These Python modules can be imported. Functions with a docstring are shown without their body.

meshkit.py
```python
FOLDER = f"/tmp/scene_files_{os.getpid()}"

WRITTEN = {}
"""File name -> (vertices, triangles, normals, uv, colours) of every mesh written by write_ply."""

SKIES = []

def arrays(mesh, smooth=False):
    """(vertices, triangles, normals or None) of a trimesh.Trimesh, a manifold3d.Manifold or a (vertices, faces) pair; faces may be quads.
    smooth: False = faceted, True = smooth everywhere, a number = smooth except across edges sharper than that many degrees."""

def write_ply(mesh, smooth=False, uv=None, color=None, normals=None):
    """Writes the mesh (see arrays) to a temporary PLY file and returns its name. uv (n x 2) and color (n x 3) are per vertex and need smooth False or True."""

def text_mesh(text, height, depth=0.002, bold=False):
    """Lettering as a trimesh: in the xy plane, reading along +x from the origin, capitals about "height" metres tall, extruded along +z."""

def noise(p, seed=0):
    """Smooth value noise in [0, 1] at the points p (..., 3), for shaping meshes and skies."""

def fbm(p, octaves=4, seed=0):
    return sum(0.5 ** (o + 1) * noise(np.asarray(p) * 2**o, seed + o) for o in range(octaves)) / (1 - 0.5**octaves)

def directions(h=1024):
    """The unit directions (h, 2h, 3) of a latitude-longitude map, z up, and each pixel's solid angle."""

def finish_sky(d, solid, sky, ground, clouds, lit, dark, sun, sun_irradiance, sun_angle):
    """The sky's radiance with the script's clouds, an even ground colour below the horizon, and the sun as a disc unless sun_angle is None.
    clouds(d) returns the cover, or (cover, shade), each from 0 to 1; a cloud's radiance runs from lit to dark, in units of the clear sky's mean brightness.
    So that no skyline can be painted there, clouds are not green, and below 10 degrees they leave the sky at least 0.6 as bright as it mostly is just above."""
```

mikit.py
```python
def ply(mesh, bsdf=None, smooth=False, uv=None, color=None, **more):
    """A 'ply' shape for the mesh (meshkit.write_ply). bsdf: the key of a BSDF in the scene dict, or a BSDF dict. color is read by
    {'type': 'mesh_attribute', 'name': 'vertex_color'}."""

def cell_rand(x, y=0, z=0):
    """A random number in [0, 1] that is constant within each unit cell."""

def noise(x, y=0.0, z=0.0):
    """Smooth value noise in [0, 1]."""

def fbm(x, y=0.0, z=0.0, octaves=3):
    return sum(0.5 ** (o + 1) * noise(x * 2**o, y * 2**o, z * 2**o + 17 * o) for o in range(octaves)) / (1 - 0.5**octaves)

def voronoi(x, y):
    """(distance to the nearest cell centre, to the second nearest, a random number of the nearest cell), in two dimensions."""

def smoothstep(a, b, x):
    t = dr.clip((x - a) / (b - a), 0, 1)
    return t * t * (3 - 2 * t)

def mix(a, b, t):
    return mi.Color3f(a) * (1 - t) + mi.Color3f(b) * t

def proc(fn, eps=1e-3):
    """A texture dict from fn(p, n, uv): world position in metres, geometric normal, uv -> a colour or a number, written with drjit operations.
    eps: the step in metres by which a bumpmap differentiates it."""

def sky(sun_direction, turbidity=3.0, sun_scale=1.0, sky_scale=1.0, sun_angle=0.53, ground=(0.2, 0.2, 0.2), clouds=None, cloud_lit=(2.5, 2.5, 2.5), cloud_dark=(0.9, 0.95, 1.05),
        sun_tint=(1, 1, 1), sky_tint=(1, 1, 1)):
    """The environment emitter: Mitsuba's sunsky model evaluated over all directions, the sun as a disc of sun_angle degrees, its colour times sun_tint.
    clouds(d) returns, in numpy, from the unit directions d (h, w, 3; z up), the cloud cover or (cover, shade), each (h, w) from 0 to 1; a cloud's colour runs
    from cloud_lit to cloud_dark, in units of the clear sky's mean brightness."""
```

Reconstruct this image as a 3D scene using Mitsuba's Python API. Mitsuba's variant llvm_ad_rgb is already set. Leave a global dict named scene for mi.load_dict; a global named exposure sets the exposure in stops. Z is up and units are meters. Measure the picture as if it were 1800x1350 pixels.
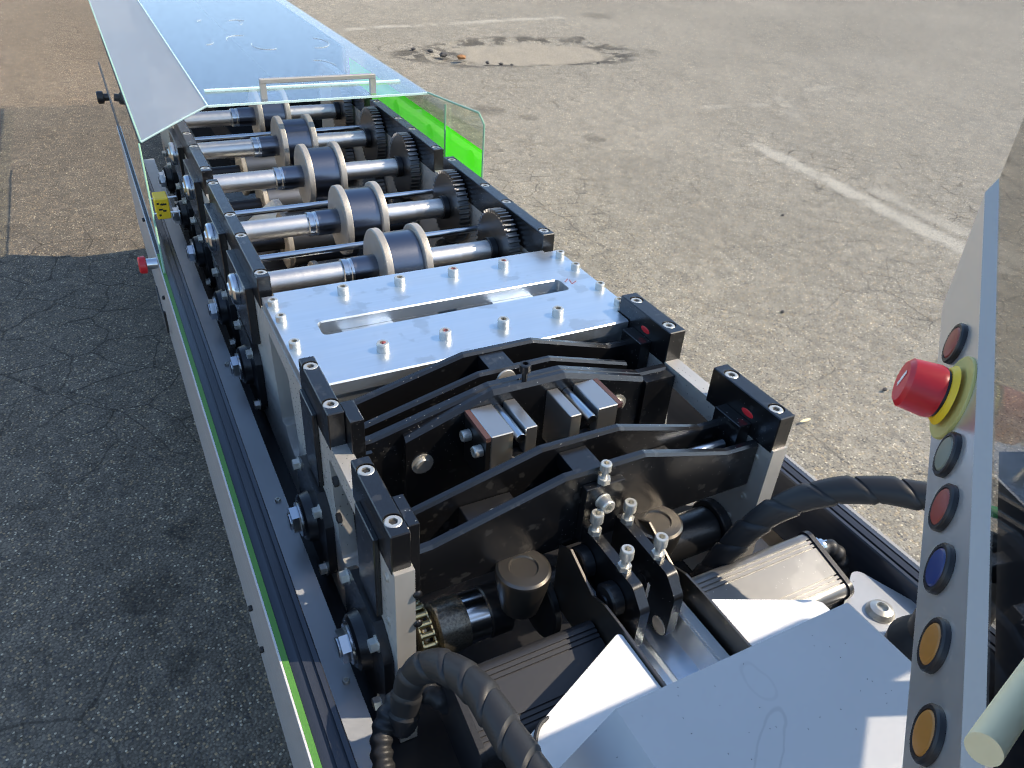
import math
import numpy as np
import drjit as dr
import mitsuba as mi
import trimesh
import shapely.geometry as sg
from shapely import affinity
from shapely.ops import unary_union
import manifold3d as m3
import mikit, meshkit
from mikit import noise, fbm, voronoi, cell_rand, smoothstep, mix

# ---------------------------------------------------------------- camera, sky, exposure
# The builders below work in units of 0.6 m with z = 0 on the asphalt; S turns them into metres.
S = 0.6
T = mi.ScalarTransform4f
scene, labels = {'type': 'scene'}, {}
EYE = np.array([0.0, 0.0, 1.2])
FWD, UP = np.array([0.40943596, 0.72306342, -0.55636452]), np.array([0.2093, 0.5177, 0.8296])
scene['camera'] = {'type': 'perspective', 'fov': 2 * math.degrees(math.atan(900 / 1350.82)), 'fov_axis': 'x', 'near_clip': 0.01, 'far_clip': 400.0,
                   'to_world': T().look_at(origin=EYE.tolist(), target=(EYE + FWD).tolist(), up=UP.tolist()),
                   'film': {'type': 'hdrfilm', 'width': 1024, 'height': 768, 'rfilter': {'type': 'gaussian'}},
                   'sampler': {'type': 'independent', 'sample_count': 64}}
SUN = np.array([0.655, -0.276, 0.703])
scene['sky'] = mikit.sky(SUN.tolist(), turbidity=3, sky_scale=1.95, sky_tint=(1.05, 1.0, 0.95), sun_tint=(0.95, 1.0, 1.07), ground=(0.22, 0.2, 0.18))
exposure = 2.05

# ---------------------------------------------------------------- materials
def rgb(c): return {'type': 'rgb', 'value': [float(v) for v in (c if hasattr(c, '__len__') else (c, c, c))]}
def principled(key, color, rough=0.4, metal=0.0, two=True, **kw):
    tex = color if isinstance(color, dict) else rgb(color)
    b = {'type': 'principled', 'base_color': tex, 'roughness': rough if isinstance(rough, dict) else float(rough), 'metallic': float(metal), **kw}
    scene[key] = {'type': 'twosided', 'bsdf': b} if two else b

def asphalt_color(p, n, uv):
    x, y = p.x, p.y
    d1, d2, r = voronoi(x * 175, y * 175)
    e1, e2, q = voronoi(x * 260 + 7, y * 260)
    big = fbm(x * 1.3, y * 1.3, 3.0, 4)
    mid = fbm(x * 9, y * 9, 1.0, 3)
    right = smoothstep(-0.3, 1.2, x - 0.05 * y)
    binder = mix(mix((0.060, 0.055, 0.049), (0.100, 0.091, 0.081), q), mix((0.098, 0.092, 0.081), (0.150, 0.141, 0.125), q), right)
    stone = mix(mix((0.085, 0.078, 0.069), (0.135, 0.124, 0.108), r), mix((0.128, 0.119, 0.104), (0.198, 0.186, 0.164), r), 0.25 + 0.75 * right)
    stone = dr.select(r > 0.95, mi.Color3f(0.36, 0.335, 0.285), stone)
    stone = dr.select(r < 0.10, mi.Color3f(0.24, 0.19, 0.13), stone)
    stone = dr.select((r > 0.42) & (r < 0.50), mi.Color3f(0.055, 0.055, 0.060), stone)
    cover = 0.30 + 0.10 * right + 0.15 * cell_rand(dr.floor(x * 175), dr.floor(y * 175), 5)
    c = mix(binder, stone, smoothstep(cover + 0.10, cover - 0.06, d1))
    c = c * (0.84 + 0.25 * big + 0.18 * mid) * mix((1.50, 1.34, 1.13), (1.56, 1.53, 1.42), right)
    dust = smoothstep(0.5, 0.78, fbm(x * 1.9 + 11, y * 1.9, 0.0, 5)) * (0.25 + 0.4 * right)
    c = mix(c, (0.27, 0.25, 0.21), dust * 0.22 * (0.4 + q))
    grain = cell_rand(dr.floor(x * 62 + 0.7 * y), dr.floor(y * 58 - 0.6 * x), 3) - 0.5
    grain2 = cell_rand(dr.floor(x * 27 - 0.5 * y), dr.floor(y * 24 + 0.4 * x), 8) - 0.5
    c = c * (1 + 0.30 * grain + 0.26 * grain2)
    # cracks
    wx, wy = x + 0.10 * (fbm(x * 5, y * 5, 2.0) - 0.5), y + 0.10 * (fbm(x * 5 + 40, y * 5, 2.0) - 0.5)
    f1, f2, _ = voronoi(wx * 1.9, wy * 1.9)
    g1, g2, _ = voronoi(wx * 6.5 + 3, wy * 6.5)
    crack = smoothstep(0.015, 0.003, f2 - f1) * smoothstep(0.42, 0.6, fbm(x * 1.1 + 5, y * 1.1, 7.0))
    fine = smoothstep(0.05, 0.01, g2 - g1) * dr.maximum(smoothstep(0.52, 0.66, fbm(x * 0.8 + 25, y * 0.8, 9.0)), 0.9 * smoothstep(1.1, 0.5, dr.sqrt(dr.square((x - 3.45) / 0.55) + dr.square((y - 2.75) / 1.2))))
    c = c * (1 - 0.42 * crack * (0.4 + q)) * (1 - 0.50 * fine)
    # worn paint: a dash running along the machine, and a faint cross line far off
    def stripe(ax, ay, bx, by, w, k):
        lx, ly = bx - ax, by - ay
        L2 = lx * lx + ly * ly
        t = dr.clip(((x - ax) * lx + (y - ay) * ly) / L2, 0, 1)
        d = dr.sqrt(dr.square(x - ax - t * lx) + dr.square(y - ay - t * ly))
        worn = smoothstep(0.33, 0.62, fbm(x * 7, y * 7, 4.0, 4) + 0.10) * smoothstep(0.16, 0.4, q + 0.12)
        return smoothstep(w, w * 0.25, d + 0.05 * (fbm(x * 14, y * 14, 6.0) - 0.5)) * worn * k
    paint = dr.maximum(stripe(3.33, 3.25, 3.14, 1.62, 0.088, 0.72), stripe(3.40, 2.45, 3.30, 1.6, 0.085, 0.5))
    paint = dr.maximum(paint, stripe(1.6, 6.9, 4.4, 7.35, 0.09, 0.6))
    paint = dr.maximum(paint, stripe(4.3, 4.1, 4.0, 3.6, 0.06, 0.4))
    paint = dr.maximum(paint, dr.maximum(stripe(3.60, 4.02, 4.05, 3.98, 0.06, 0.4), stripe(4.75, 4.25, 5.2, 4.3, 0.06, 0.32)))
    c = mix(c, (0.46, 0.43, 0.36), paint * (0.65 + 0.7 * q))
    # the broken patch: sandy bottom, dark crumbling rim
    ex, ey = (x - 3.25) / 0.95, (y - 5.85) / 0.55
    rad = dr.sqrt(ex * ex + ey * ey) + 0.62 * (fbm(x * 3.2, y * 3.2, 8.0, 5) - 0.5)
    sand = smoothstep(0.86, 0.60, rad)
    rim = smoothstep(0.66, 0.84, rad) * smoothstep(1.25, 0.95, rad)
    c = mix(c, mix((0.25, 0.22, 0.17), (0.36, 0.32, 0.25), q), sand * 0.85)
    c = c * (1 - 0.60 * rim * smoothstep(0.42, 0.58, fbm(x * 11, y * 11, 5.0, 4)))
    # oil stains and dark spots
    for sx, sy, sr in ((-0.02, 1.36, 0.05), (-0.10, 1.20, 0.06), (-0.06, 1.02, 0.035), (2.14, 4.3, 0.13), (2.3, 4.1, 0.08), (2.45, 3.6, 0.08), (4.9, 7.4, 0.2)):
        d = dr.sqrt(dr.square(x - sx) + dr.square(y - sy)) / sr + 0.9 * (fbm(x * 16, y * 16, sx) - 0.5)
        c = c * (1 - 0.34 * smoothstep(1.1, 0.55, d))
    return c
def asphalt_bump(p, n, uv):
    d1, d2, r = voronoi(p.x * 175, p.y * 175)
    return 0.0016 * smoothstep(0.6, 0.1, d1) * (0.4 + r) + 0.002 * noise(p.x * 30, p.y * 30)
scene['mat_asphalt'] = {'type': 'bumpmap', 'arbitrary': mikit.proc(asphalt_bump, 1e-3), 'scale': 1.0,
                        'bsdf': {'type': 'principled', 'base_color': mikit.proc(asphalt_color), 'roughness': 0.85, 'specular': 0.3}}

def specks(p, k, dens):
    """Scattered dust grains as a 0..1 mask, in three dimensions."""
    cx, cy, cz = dr.floor(p.x * k), dr.floor(p.y * k), dr.floor(p.z * k)
    r = cell_rand(cx, cy, cz)
    ox, oy, oz = p.x * k - cx - 0.5, p.y * k - cy - 0.5, p.z * k - cz - 0.5
    return dr.select((r < dens) & (ox * ox + oy * oy + oz * oz < 0.22), 1.0, 0.0)
def black_color(p, n, uv):
    d = fbm(p.x * 14, p.y * 14, p.z * 14, 3)
    c = mix((0.004, 0.0042, 0.0048), (0.008, 0.008, 0.009), d)
    up = smoothstep(0.3, 0.9, n.z)
    dens = 0.011 * smoothstep(0.42, 0.68, fbm(p.x * 7, p.y * 7, p.z * 7, 3))
    worn = smoothstep(0.66, 0.78, fbm(p.x * 70, p.y * 70, p.z * 70, 4))
    c = mix(c, (0.035, 0.034, 0.032), worn * 0.6)
    return mix(c, (0.36, 0.34, 0.31), specks(p, 700, dens) * (0.35 + 0.65 * up))
principled('mat_black_anodised', mikit.proc(black_color), 0.23, 0.0, specular=0.85)
principled('mat_black_cast', (0.014, 0.014, 0.015), 0.30, 0.0, specular=0.6)
principled('mat_black_rubber', (0.020, 0.020, 0.021), 0.48, 0.0, specular=0.45)
principled('mat_black_plastic', (0.015, 0.015, 0.017), 0.38)
def rail_color(p, n, uv):
    s = fbm(p.x * 60, p.y * 1.5, p.z * 60, 3)
    return mix((0.022, 0.026, 0.036), (0.055, 0.060, 0.074), s)
principled('mat_rail', mikit.proc(rail_color), 0.26, 0.25, specular=0.6)
principled('mat_dark_steel', (0.055, 0.055, 0.058), 0.36, 0.9)
def steel_rough(p, n, uv): return 0.28 + 0.14 * fbm(p.x * 90, p.y * 8, p.z * 8, 3)
principled('mat_shaft_steel', (0.74, 0.71, 0.67), mikit.proc(steel_rough), 0.95)
principled('mat_chrome', (0.66, 0.69, 0.72), 0.16, 1.0)
principled('mat_blued_steel', (0.19, 0.20, 0.235), 0.25, 1.0)
def flange_color(p, n, uv):
    s = fbm(p.x * 30, p.y * 30, p.z * 30, 4)
    return mix((0.38, 0.345, 0.295), (0.50, 0.46, 0.40), s)
principled('mat_ground_steel', mikit.proc(flange_color), 0.45, 0.45)
principled('mat_clevis', (0.50, 0.485, 0.46), 0.27, 0.9)
principled('mat_gear_steel', (0.26, 0.255, 0.25), 0.32, 1.0)
def zinc_color(p, n, uv):
    s = fbm(p.x * 9, p.y * 9, 0.0, 4)
    st = fbm(p.x * 12 + p.y * 4, p.y * 260, 2.0, 3)
    c = mix((0.72, 0.78, 0.83), (0.84, 0.89, 0.93), 0.5 * s + 0.5 * st)
    blot = smoothstep(0.62, 0.74, fbm(p.x * 26 + 9, p.y * 26, 1.0, 4))
    return mix(c, (0.52, 0.54, 0.54), 0.45 * blot)
def zinc_rough(p, n, uv): return 0.25 + 0.16 * fbm(p.x * 14, p.y * 40, 3.0, 4)
principled('mat_zinc', mikit.proc(zinc_color), mikit.proc(zinc_rough), 0.92)
def screw_color(p, n, uv): return mix((0.55, 0.53, 0.47), (0.72, 0.70, 0.63), fbm(p.x * 200, p.y * 200, p.z * 200))
principled('mat_screw', mikit.proc(screw_color), 0.36, 0.75)
principled('mat_socket', (0.05, 0.045, 0.04), 0.5, 0.5)
principled('mat_socket_red', (0.42, 0.02, 0.07), 0.5)
def alu_color(p, n, uv):
    s = fbm(p.x * 40, p.y * 12, p.z * 12, 4)
    c = mix((0.44, 0.415, 0.37), (0.56, 0.53, 0.48), s)
    cl = smoothstep(0.5, 0.62, fbm(p.x * 6 + 3, p.y * 6, p.z * 6, 3))
    return mix(c, (0.06, 0.055, 0.05), cl * specks(p, 420, 0.03))
principled('mat_aluminium', mikit.proc(alu_color), 0.42, 0.45)
def sheet_color(p, n, uv):
    s = fbm(p.x * 10, p.y * 10, p.z * 10, 4)
    c = mix((0.40, 0.41, 0.42), (0.50, 0.51, 0.52), s)
    return mix(c, (0.05, 0.05, 0.05), specks(p, 600, 0.006))
principled('mat_grey_sheet', mikit.proc(sheet_color), 0.38, 0.35)
def panel_color(p, n, uv): return mix((0.36, 0.34, 0.315), (0.44, 0.42, 0.40), fbm(p.x * 3, p.y * 2.5, p.z * 160, 3))
principled('mat_panel', mikit.proc(panel_color), 0.42, 0.4)
principled('mat_white_edge', (0.62, 0.60, 0.56), 0.5)
principled('mat_green', (0.085, 0.24, 0.04), 0.55)
scene['mat_green_bright'] = {'type': 'principledthin', 'base_color': rgb((0.10, 0.86, 0.02)), 'roughness': 0.4, 'diff_trans': 1.1}
def hood_color(p, n, uv):
    s = fbm(p.x * 7, p.y * 7, p.z * 7, 4)
    c = mix((0.40, 0.40, 0.395), (0.47, 0.47, 0.465), s)
    lx, ly = p.x - 0.405, p.y - 0.215
    a = dr.abs(dr.sqrt(dr.square((lx * 0.8 + ly * 0.6) / 0.045) + dr.square((ly * 0.8 - lx * 0.6) / 0.011)) + 0.5 * (fbm(p.x * 40, p.y * 40, 1.0) - 0.5) - 1.0)
    b = dr.abs(dr.sqrt(dr.square((p.x - 0.443) / 0.011) + dr.square((p.y - 0.272) / 0.02)) + 0.5 * (fbm(p.x * 50, p.y * 50, 3.0) - 0.5) - 1.0)
    ring = dr.maximum(smoothstep(0.12, 0.03, a), 0.5 * smoothstep(0.16, 0.04, b))
    c = c * (1 - 0.13 * ring)
    return mix(c, (0.10, 0.10, 0.10), specks(p, 800, 0.0014))
principled('mat_hood', mikit.proc(hood_color), 0.40, 0.0, specular=0.5)
def white_color(p, n, uv): return mix((0.74, 0.72, 0.69), (0.80, 0.79, 0.77), fbm(p.x * 20, p.y * 20, p.z * 20))
principled('mat_white_paint', mikit.proc(white_color), 0.42)
def motor_color(p, n, uv):
    s = fbm(p.x * 16, p.y * 16, p.z * 16, 4)
    c = mix((0.17, 0.168, 0.165), (0.23, 0.226, 0.22), s)
    d = smoothstep(0.55, 0.7, fbm(p.x * 30, p.y * 30, 4.0, 4))
    return mix(c, (0.42, 0.41, 0.39), 0.18 * d + 0.6 * specks(p, 620, 0.012))
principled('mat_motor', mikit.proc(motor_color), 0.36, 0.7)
principled('mat_red_plastic', (0.56, 0.018, 0.025), 0.32, clearcoat=0.4)
principled('mat_red_lens', (0.27, 0.055, 0.040), 0.35)
principled('mat_orange_lens', (0.36, 0.155, 0.030), 0.38)
principled('mat_blue_lens', (0.016, 0.034, 0.14), 0.32)
principled('mat_pale_lens', (0.20, 0.215, 0.165), 0.38)
principled('mat_yellow', (0.86, 0.58, 0.02), 0.42)
principled('mat_yellow_dull', (0.48, 0.43, 0.14), 0.45)
principled('mat_ivory', (0.86, 0.72, 0.42), 0.5)
principled('mat_brown_plate', (0.075, 0.036, 0.030), 0.55)
principled('mat_brass', (0.55, 0.46, 0.27), 0.25, 1.0)
principled('mat_chain', (0.46, 0.41, 0.24), 0.26, 1.0)
def greasy(p, n, uv): return mix((0.10, 0.09, 0.07), (0.34, 0.31, 0.25), fbm(p.x * 500, p.y * 500, p.z * 500, 2))
principled('mat_greasy_hub', mikit.proc(greasy), 0.32, 0.8)
principled('mat_tan_steel', (0.165, 0.148, 0.128), 0.30, 0.9)
def stainless_rough(p, n, uv): return 0.20 + 0.12 * fbm(p.x * 10, p.y * 10, p.z * 120, 3)
principled('mat_stainless', (0.70, 0.685, 0.66), mikit.proc(stainless_rough), 0.75)
scene['mat_smoked_pane'] = {'type': 'thindielectric', 'int_ior': 1.2, 'specular_transmittance': rgb((0.42, 0.42, 0.41))}
principled('mat_satin', (0.46, 0.435, 0.40), 0.55, 0.25)
principled('mat_motor_shaded', (0.045, 0.045, 0.048), 0.36, 0.4)  # darker copy of the motor metal: the left motor's shade put into colour
principled('mat_cable_green', (0.035, 0.20, 0.06), 0.45)
principled('mat_stone', (0.075, 0.07, 0.066), 0.85)
principled('mat_rust_stone', (0.34, 0.17, 0.07), 0.85)
scene['mat_acrylic'] = {'type': 'thindielectric', 'int_ior': 2.1, 'specular_transmittance': rgb((0.93, 0.96, 0.97))}
scene['mat_acrylic_green'] = {'type': 'thindielectric', 'int_ior': 1.52, 'specular_transmittance': rgb((0.94, 0.97, 0.90))}
scene['mat_acrylic_frosted'] = {'type': 'blendbsdf', 'weight': 0.72, 'a': {'type': 'thindielectric', 'int_ior': 1.52, 'specular_transmittance': rgb((0.93, 0.95, 0.95))},
                                'b': {'type': 'principledthin', 'base_color': rgb((0.86, 0.87, 0.88)), 'roughness': 0.3, 'diff_trans': 1.1}}
principled('mat_acrylic_edge', (0.62, 0.78, 0.70), 0.25, 0.0, specular=0.6)
principled('mat_acrylic_edge_green', (0.26, 0.44, 0.29), 0.25, 0.0, specular=0.6)

# ---------------------------------------------------------------- helpers
def tm(m):
    if hasattr(m, 'to_mesh'):
        q = m.to_mesh()
        return trimesh.Trimesh(np.array(q.vert_properties)[:, :3], np.array(q.tri_verts), process=False)
    return m
def numbered(base):
    def taken(k): return k in USED
    k, i = base, 0
    while taken(k):
        i += 1
        k = f'{base}_{i:03d}'
    USED.add(k)
    return k
USED, CACHE, KEEP = set(), {}, []
def add(name, mesh, mat, parent=None, at=(0, 0, 0), rot=None, smooth=30, label=None):
    """One entry of the scene: mesh (in units) placed at 'at'; shared meshes share their file."""
    key = numbered((parent + '__' if parent else '') + name)
    ck = (id(mesh), mat, smooth)
    if ck not in CACHE:
        KEEP.append(mesh)
        g = tm(mesh).copy()
        g.apply_scale(S)
        CACHE[ck] = mikit.ply(g, mat, smooth=smooth)
    t = T().translate([S * float(v) for v in at])
    if rot is not None:
        t = t @ rot
    scene[key] = {**CACHE[ck], 'to_world': t}
    if label:
        labels[key] = {'label': label}
    return key
def thing(key, label, cat, group=None):
    labels[key] = {'label': label, 'category': cat}
    if group: labels[key]['group'] = group
def structure(key, label):
    labels[key] = {'label': label, 'category': key, 'kind': 'structure'}
RX = lambda d: T().rotate([1, 0, 0], d)
RY = lambda d: T().rotate([0, 1, 0], d)
RZ = lambda d: T().rotate([0, 0, 1], d)
def box(x0, x1, y0, y1, z0, z1, c=0.0):
    if c <= 0:
        m = trimesh.creation.box((x1 - x0, y1 - y0, z1 - z0))
        m.apply_translation(((x0 + x1) / 2, (y0 + y1) / 2, (z0 + z1) / 2))
        return m
    v = []
    for a, sa in ((x0, 1), (x1, -1)):
        for b, sb in ((y0, 1), (y1, -1)):
            for d, sd in ((z0, 1), (z1, -1)):
                v += [(a + sa * c, b + sb * c, d), (a + sa * c, b, d + sd * c), (a, b + sb * c, d + sd * c)]
    return trimesh.convex.convex_hull(np.array(v))
def mbox(x0, x1, y0, y1, z0, z1): return m3.Manifold.cube([x1 - x0, y1 - y0, z1 - z0]).translate([x0, y0, z0])
AX = {'x': np.array([[0, 0, 1], [1, 0, 0], [0, 1, 0]], float), 'y': np.array([[0, 1, 0], [0, 0, 1], [1, 0, 0]], float), 'z': np.eye(3)}
def orient(m, axis):
    m.vertices = m.vertices @ AX[axis].T
    return m
def lathe(prof, axis='z', n=40):
    """Surface of revolution of (r, h) points; points with r = 0 close it."""
    v, rows = [], []
    for r, h in prof:
        if r <= 1e-9:
            rows.append([len(v)]); v.append((0, 0, h))
        else:
            rows.append(list(range(len(v), len(v) + n)))
            v += [(r * math.cos(2 * math.pi * k / n), r * math.sin(2 * math.pi * k / n), h) for k in range(n)]
    f = []
    for a, b in zip(rows[:-1], rows[1:]):
        for k in range(n):
            l = (k + 1) % n
            if len(a) == 1 and len(b) == 1: continue
            if len(a) == 1: f.append((a[0], b[l], b[k]))
            elif len(b) == 1: f.append((a[k], a[l], b[0]))
            else: f += [(a[k], a[l], b[l]), (a[k], b[l], b[k])]
    m = trimesh.Trimesh(np.array(v), np.array(f), process=False)
    if m.volume < 0: m.invert()
    return orient(m, axis)
def cyl(r, h0, h1, axis='z', n=40, c=0.0, r2=None):
    r2 = r if r2 is None else r2
    return lathe([(0, h0), (r - c, h0), (r, h0 + c), (r2, h1 - c), (r2 - c, h1), (0, h1)] if c else [(0, h0), (r, h0), (r2, h1), (0, h1)], axis, n)
def moved(m, x=0, y=0, z=0):
    m = tm(m).copy(); m.apply_translation((x, y, z)); return m
def joined(*ms): return trimesh.util.concatenate([tm(m) for m in ms])
def ext(poly, axis, a, b):
    """Extrude a shapely polygon: axis z: (x, y); axis x: (y, z); axis y: (x, z)."""
    m = joined(*[trimesh.creation.extrude_polygon(g, b - a, engine='earcut') for g in getattr(poly, 'geoms', [poly])])
    v = m.vertices.copy(); v[:, 2] += a
    if axis == 'x': v = v[:, [2, 0, 1]]
    if axis == 'y': v = v[:, [0, 2, 1]]
    m = trimesh.Trimesh(v, m.faces, process=False)
    if m.volume < 0: m.invert()
    return m
def disc(x, y, r, q=12): return sg.Point(x, y).buffer(r, q)
def hexagon(r): return sg.Polygon([(r * math.cos(math.pi / 3 * k), r * math.sin(math.pi / 3 * k)) for k in range(6)])
def sweep(points, r, n=16, per=6, cap=True):
    """A tube along a smooth curve through points."""
    P = np.array(points, float)
    from scipy.interpolate import CubicSpline
    t = np.r_[0, np.cumsum(np.linalg.norm(np.diff(P, axis=0), axis=1))]
    cs = CubicSpline(t, P)
    u = np.linspace(0, t[-1], per * len(P))
    C, D = cs(u), cs(u, 1)
    D /= np.linalg.norm(D, axis=1, keepdims=True)
    N = np.zeros_like(D); a = np.cross(D[0], [0.31, 0.2, 0.93]); N[0] = a / np.linalg.norm(a)
    for k in range(1, len(D)):
        w = N[k - 1] - D[k] * (N[k - 1] @ D[k]); N[k] = w / np.linalg.norm(w)
    B = np.cross(D, N)
    R = r(u / t[-1]) if callable(r) else np.full(len(u), r)
    ang = np.arange(n) * 2 * np.pi / n
    V = C[:, None] + R[:, None, None] * (np.cos(ang)[None, :, None] * N[:, None] + np.sin(ang)[None, :, None] * B[:, None])
    v = V.reshape(-1, 3).tolist(); f = []
    for i in range(len(u) - 1):
        for k in range(n):
            a0, a1, b0, b1 = i * n + k, i * n + (k + 1) % n, (i + 1) * n + k, (i + 1) * n + (k + 1) % n
            f += [(a0, a1, b1), (a0, b1, b0)]
    if cap:
        for base, c, flip in ((0, C[0], True), ((len(u) - 1) * n, C[-1], False)):
            j = len(v); v.append(c.tolist())
            for k in range(n):
                l = (k + 1) % n
                f.append((base + l, base + k, j) if flip else (base + k, base + l, j))
    return trimesh.Trimesh(np.array(v), np.array(f), process=False), (C, D, N, B, t[-1], u)

# screws, shared by everything: a socket head with its hexagon hollow, axis z, base at 0
def socket_head(r, h):
    head = m3.Manifold.cylinder(h * 0.86, r, r, 32) + m3.Manifold.cylinder(h * 0.14, r, r * 0.87, 32).translate([0, 0, h * 0.86])
    hx = m3.CrossSection([[(r * 0.55 * math.cos(math.pi / 3 * k), r * 0.55 * math.sin(math.pi / 3 * k)) for k in range(6)]])
    return tm(head - hx.extrude(h).translate([0, 0, h * 0.45]))
HEAD = socket_head(0.0155, 0.024)
HEAD_S = socket_head(0.0135, 0.020)
HEAD_FLAT = socket_head(0.0165, 0.010)
SOCK = ext(hexagon(0.0155 * 0.53), 'z', 0.0, 0.0135)
SOCK_S = ext(hexagon(0.0135 * 0.53), 'z', 0.0, 0.0112)
SOCK_F = ext(hexagon(0.0165 * 0.53), 'z', 0.0, 0.006)
HEXNUT = tm(m3.CrossSection([[(0.014 * math.cos(math.pi / 3 * k), 0.014 * math.sin(math.pi / 3 * k)) for k in range(6)]]).extrude(0.012))
WASHER = cyl(0.018, 0, 0.003, n=28, c=0.0008)
def screw(parent, at, rot=None, head=HEAD, sock=SOCK, red=False, mat='mat_screw'):
    k = add('screw', head, mat, parent, at, rot, label='socket head screw with red paint in its hollow' if red else None)
    if parent.count('__') < 2 and k.count('__') < 3:
        add('socket', sock, 'mat_socket_red' if red else 'mat_socket', k if k.count('__') < 2 else parent, at, rot, smooth=False)
    return k

# ---------------------------------------------------------------- the ground
def ground_mesh():
    def axis(a, b, lo, hi, step):
        near = np.arange(lo, hi + 1e-6, step)
        left = lo - np.geomspace(step, lo - a, 26)[::-1]
        right = hi + np.geomspace(step, b - hi, 26)
        return np.r_[left, near, right]
    X, Y = axis(-150, 150, -1.5, 6.0, 0.04), axis(-150, 150, -1.5, 9.0, 0.04)
    gx, gy = np.meshgrid(X, Y, indexing='ij')
    p = np.stack([gx, gy, np.zeros_like(gx)], -1)
    z = 0.010 * (meshkit.fbm(p * 2.2, 3, 4) - 0.5) + 0.006 * (meshkit.fbm(p * 9, 2, 9) - 0.5)
    rad = np.hypot((gx - 3.25) / 0.95, (gy - 5.85) / 0.55) + 0.5 * (meshkit.fbm(p * 3.2, 4, 2) - 0.5)
    hole = np.clip((1.02 - rad) / 0.22, 0, 1)
    z = z - 0.020 * hole * hole * (3 - 2 * hole) + 0.02 * hole * (meshkit.fbm(p * 14, 3, 3) - 0.5)
    z -= 0.006 + 0.020
    n, m = gx.shape
    v = np.stack([gx, gy, z], -1).reshape(-1, 3)
    i, j = np.meshgrid(np.arange(n - 1), np.arange(m - 1), indexing='ij')
    a = (i * m + j).ravel()
    f = np.vstack([np.c_[a, a + m, a + m + 1], np.c_[a, a + m + 1, a + 1]])
    return trimesh.Trimesh(v, f, process=False)
scene['asphalt_ground'] = mikit.ply(ground_mesh(), 'mat_asphalt', smooth=True)
USED.add('asphalt_ground')
labels['asphalt_ground'] = {'label': 'weathered grey brown asphalt yard with cracks, worn paint lines and a broken patch', 'category': 'asphalt', 'kind': 'structure'}

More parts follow.
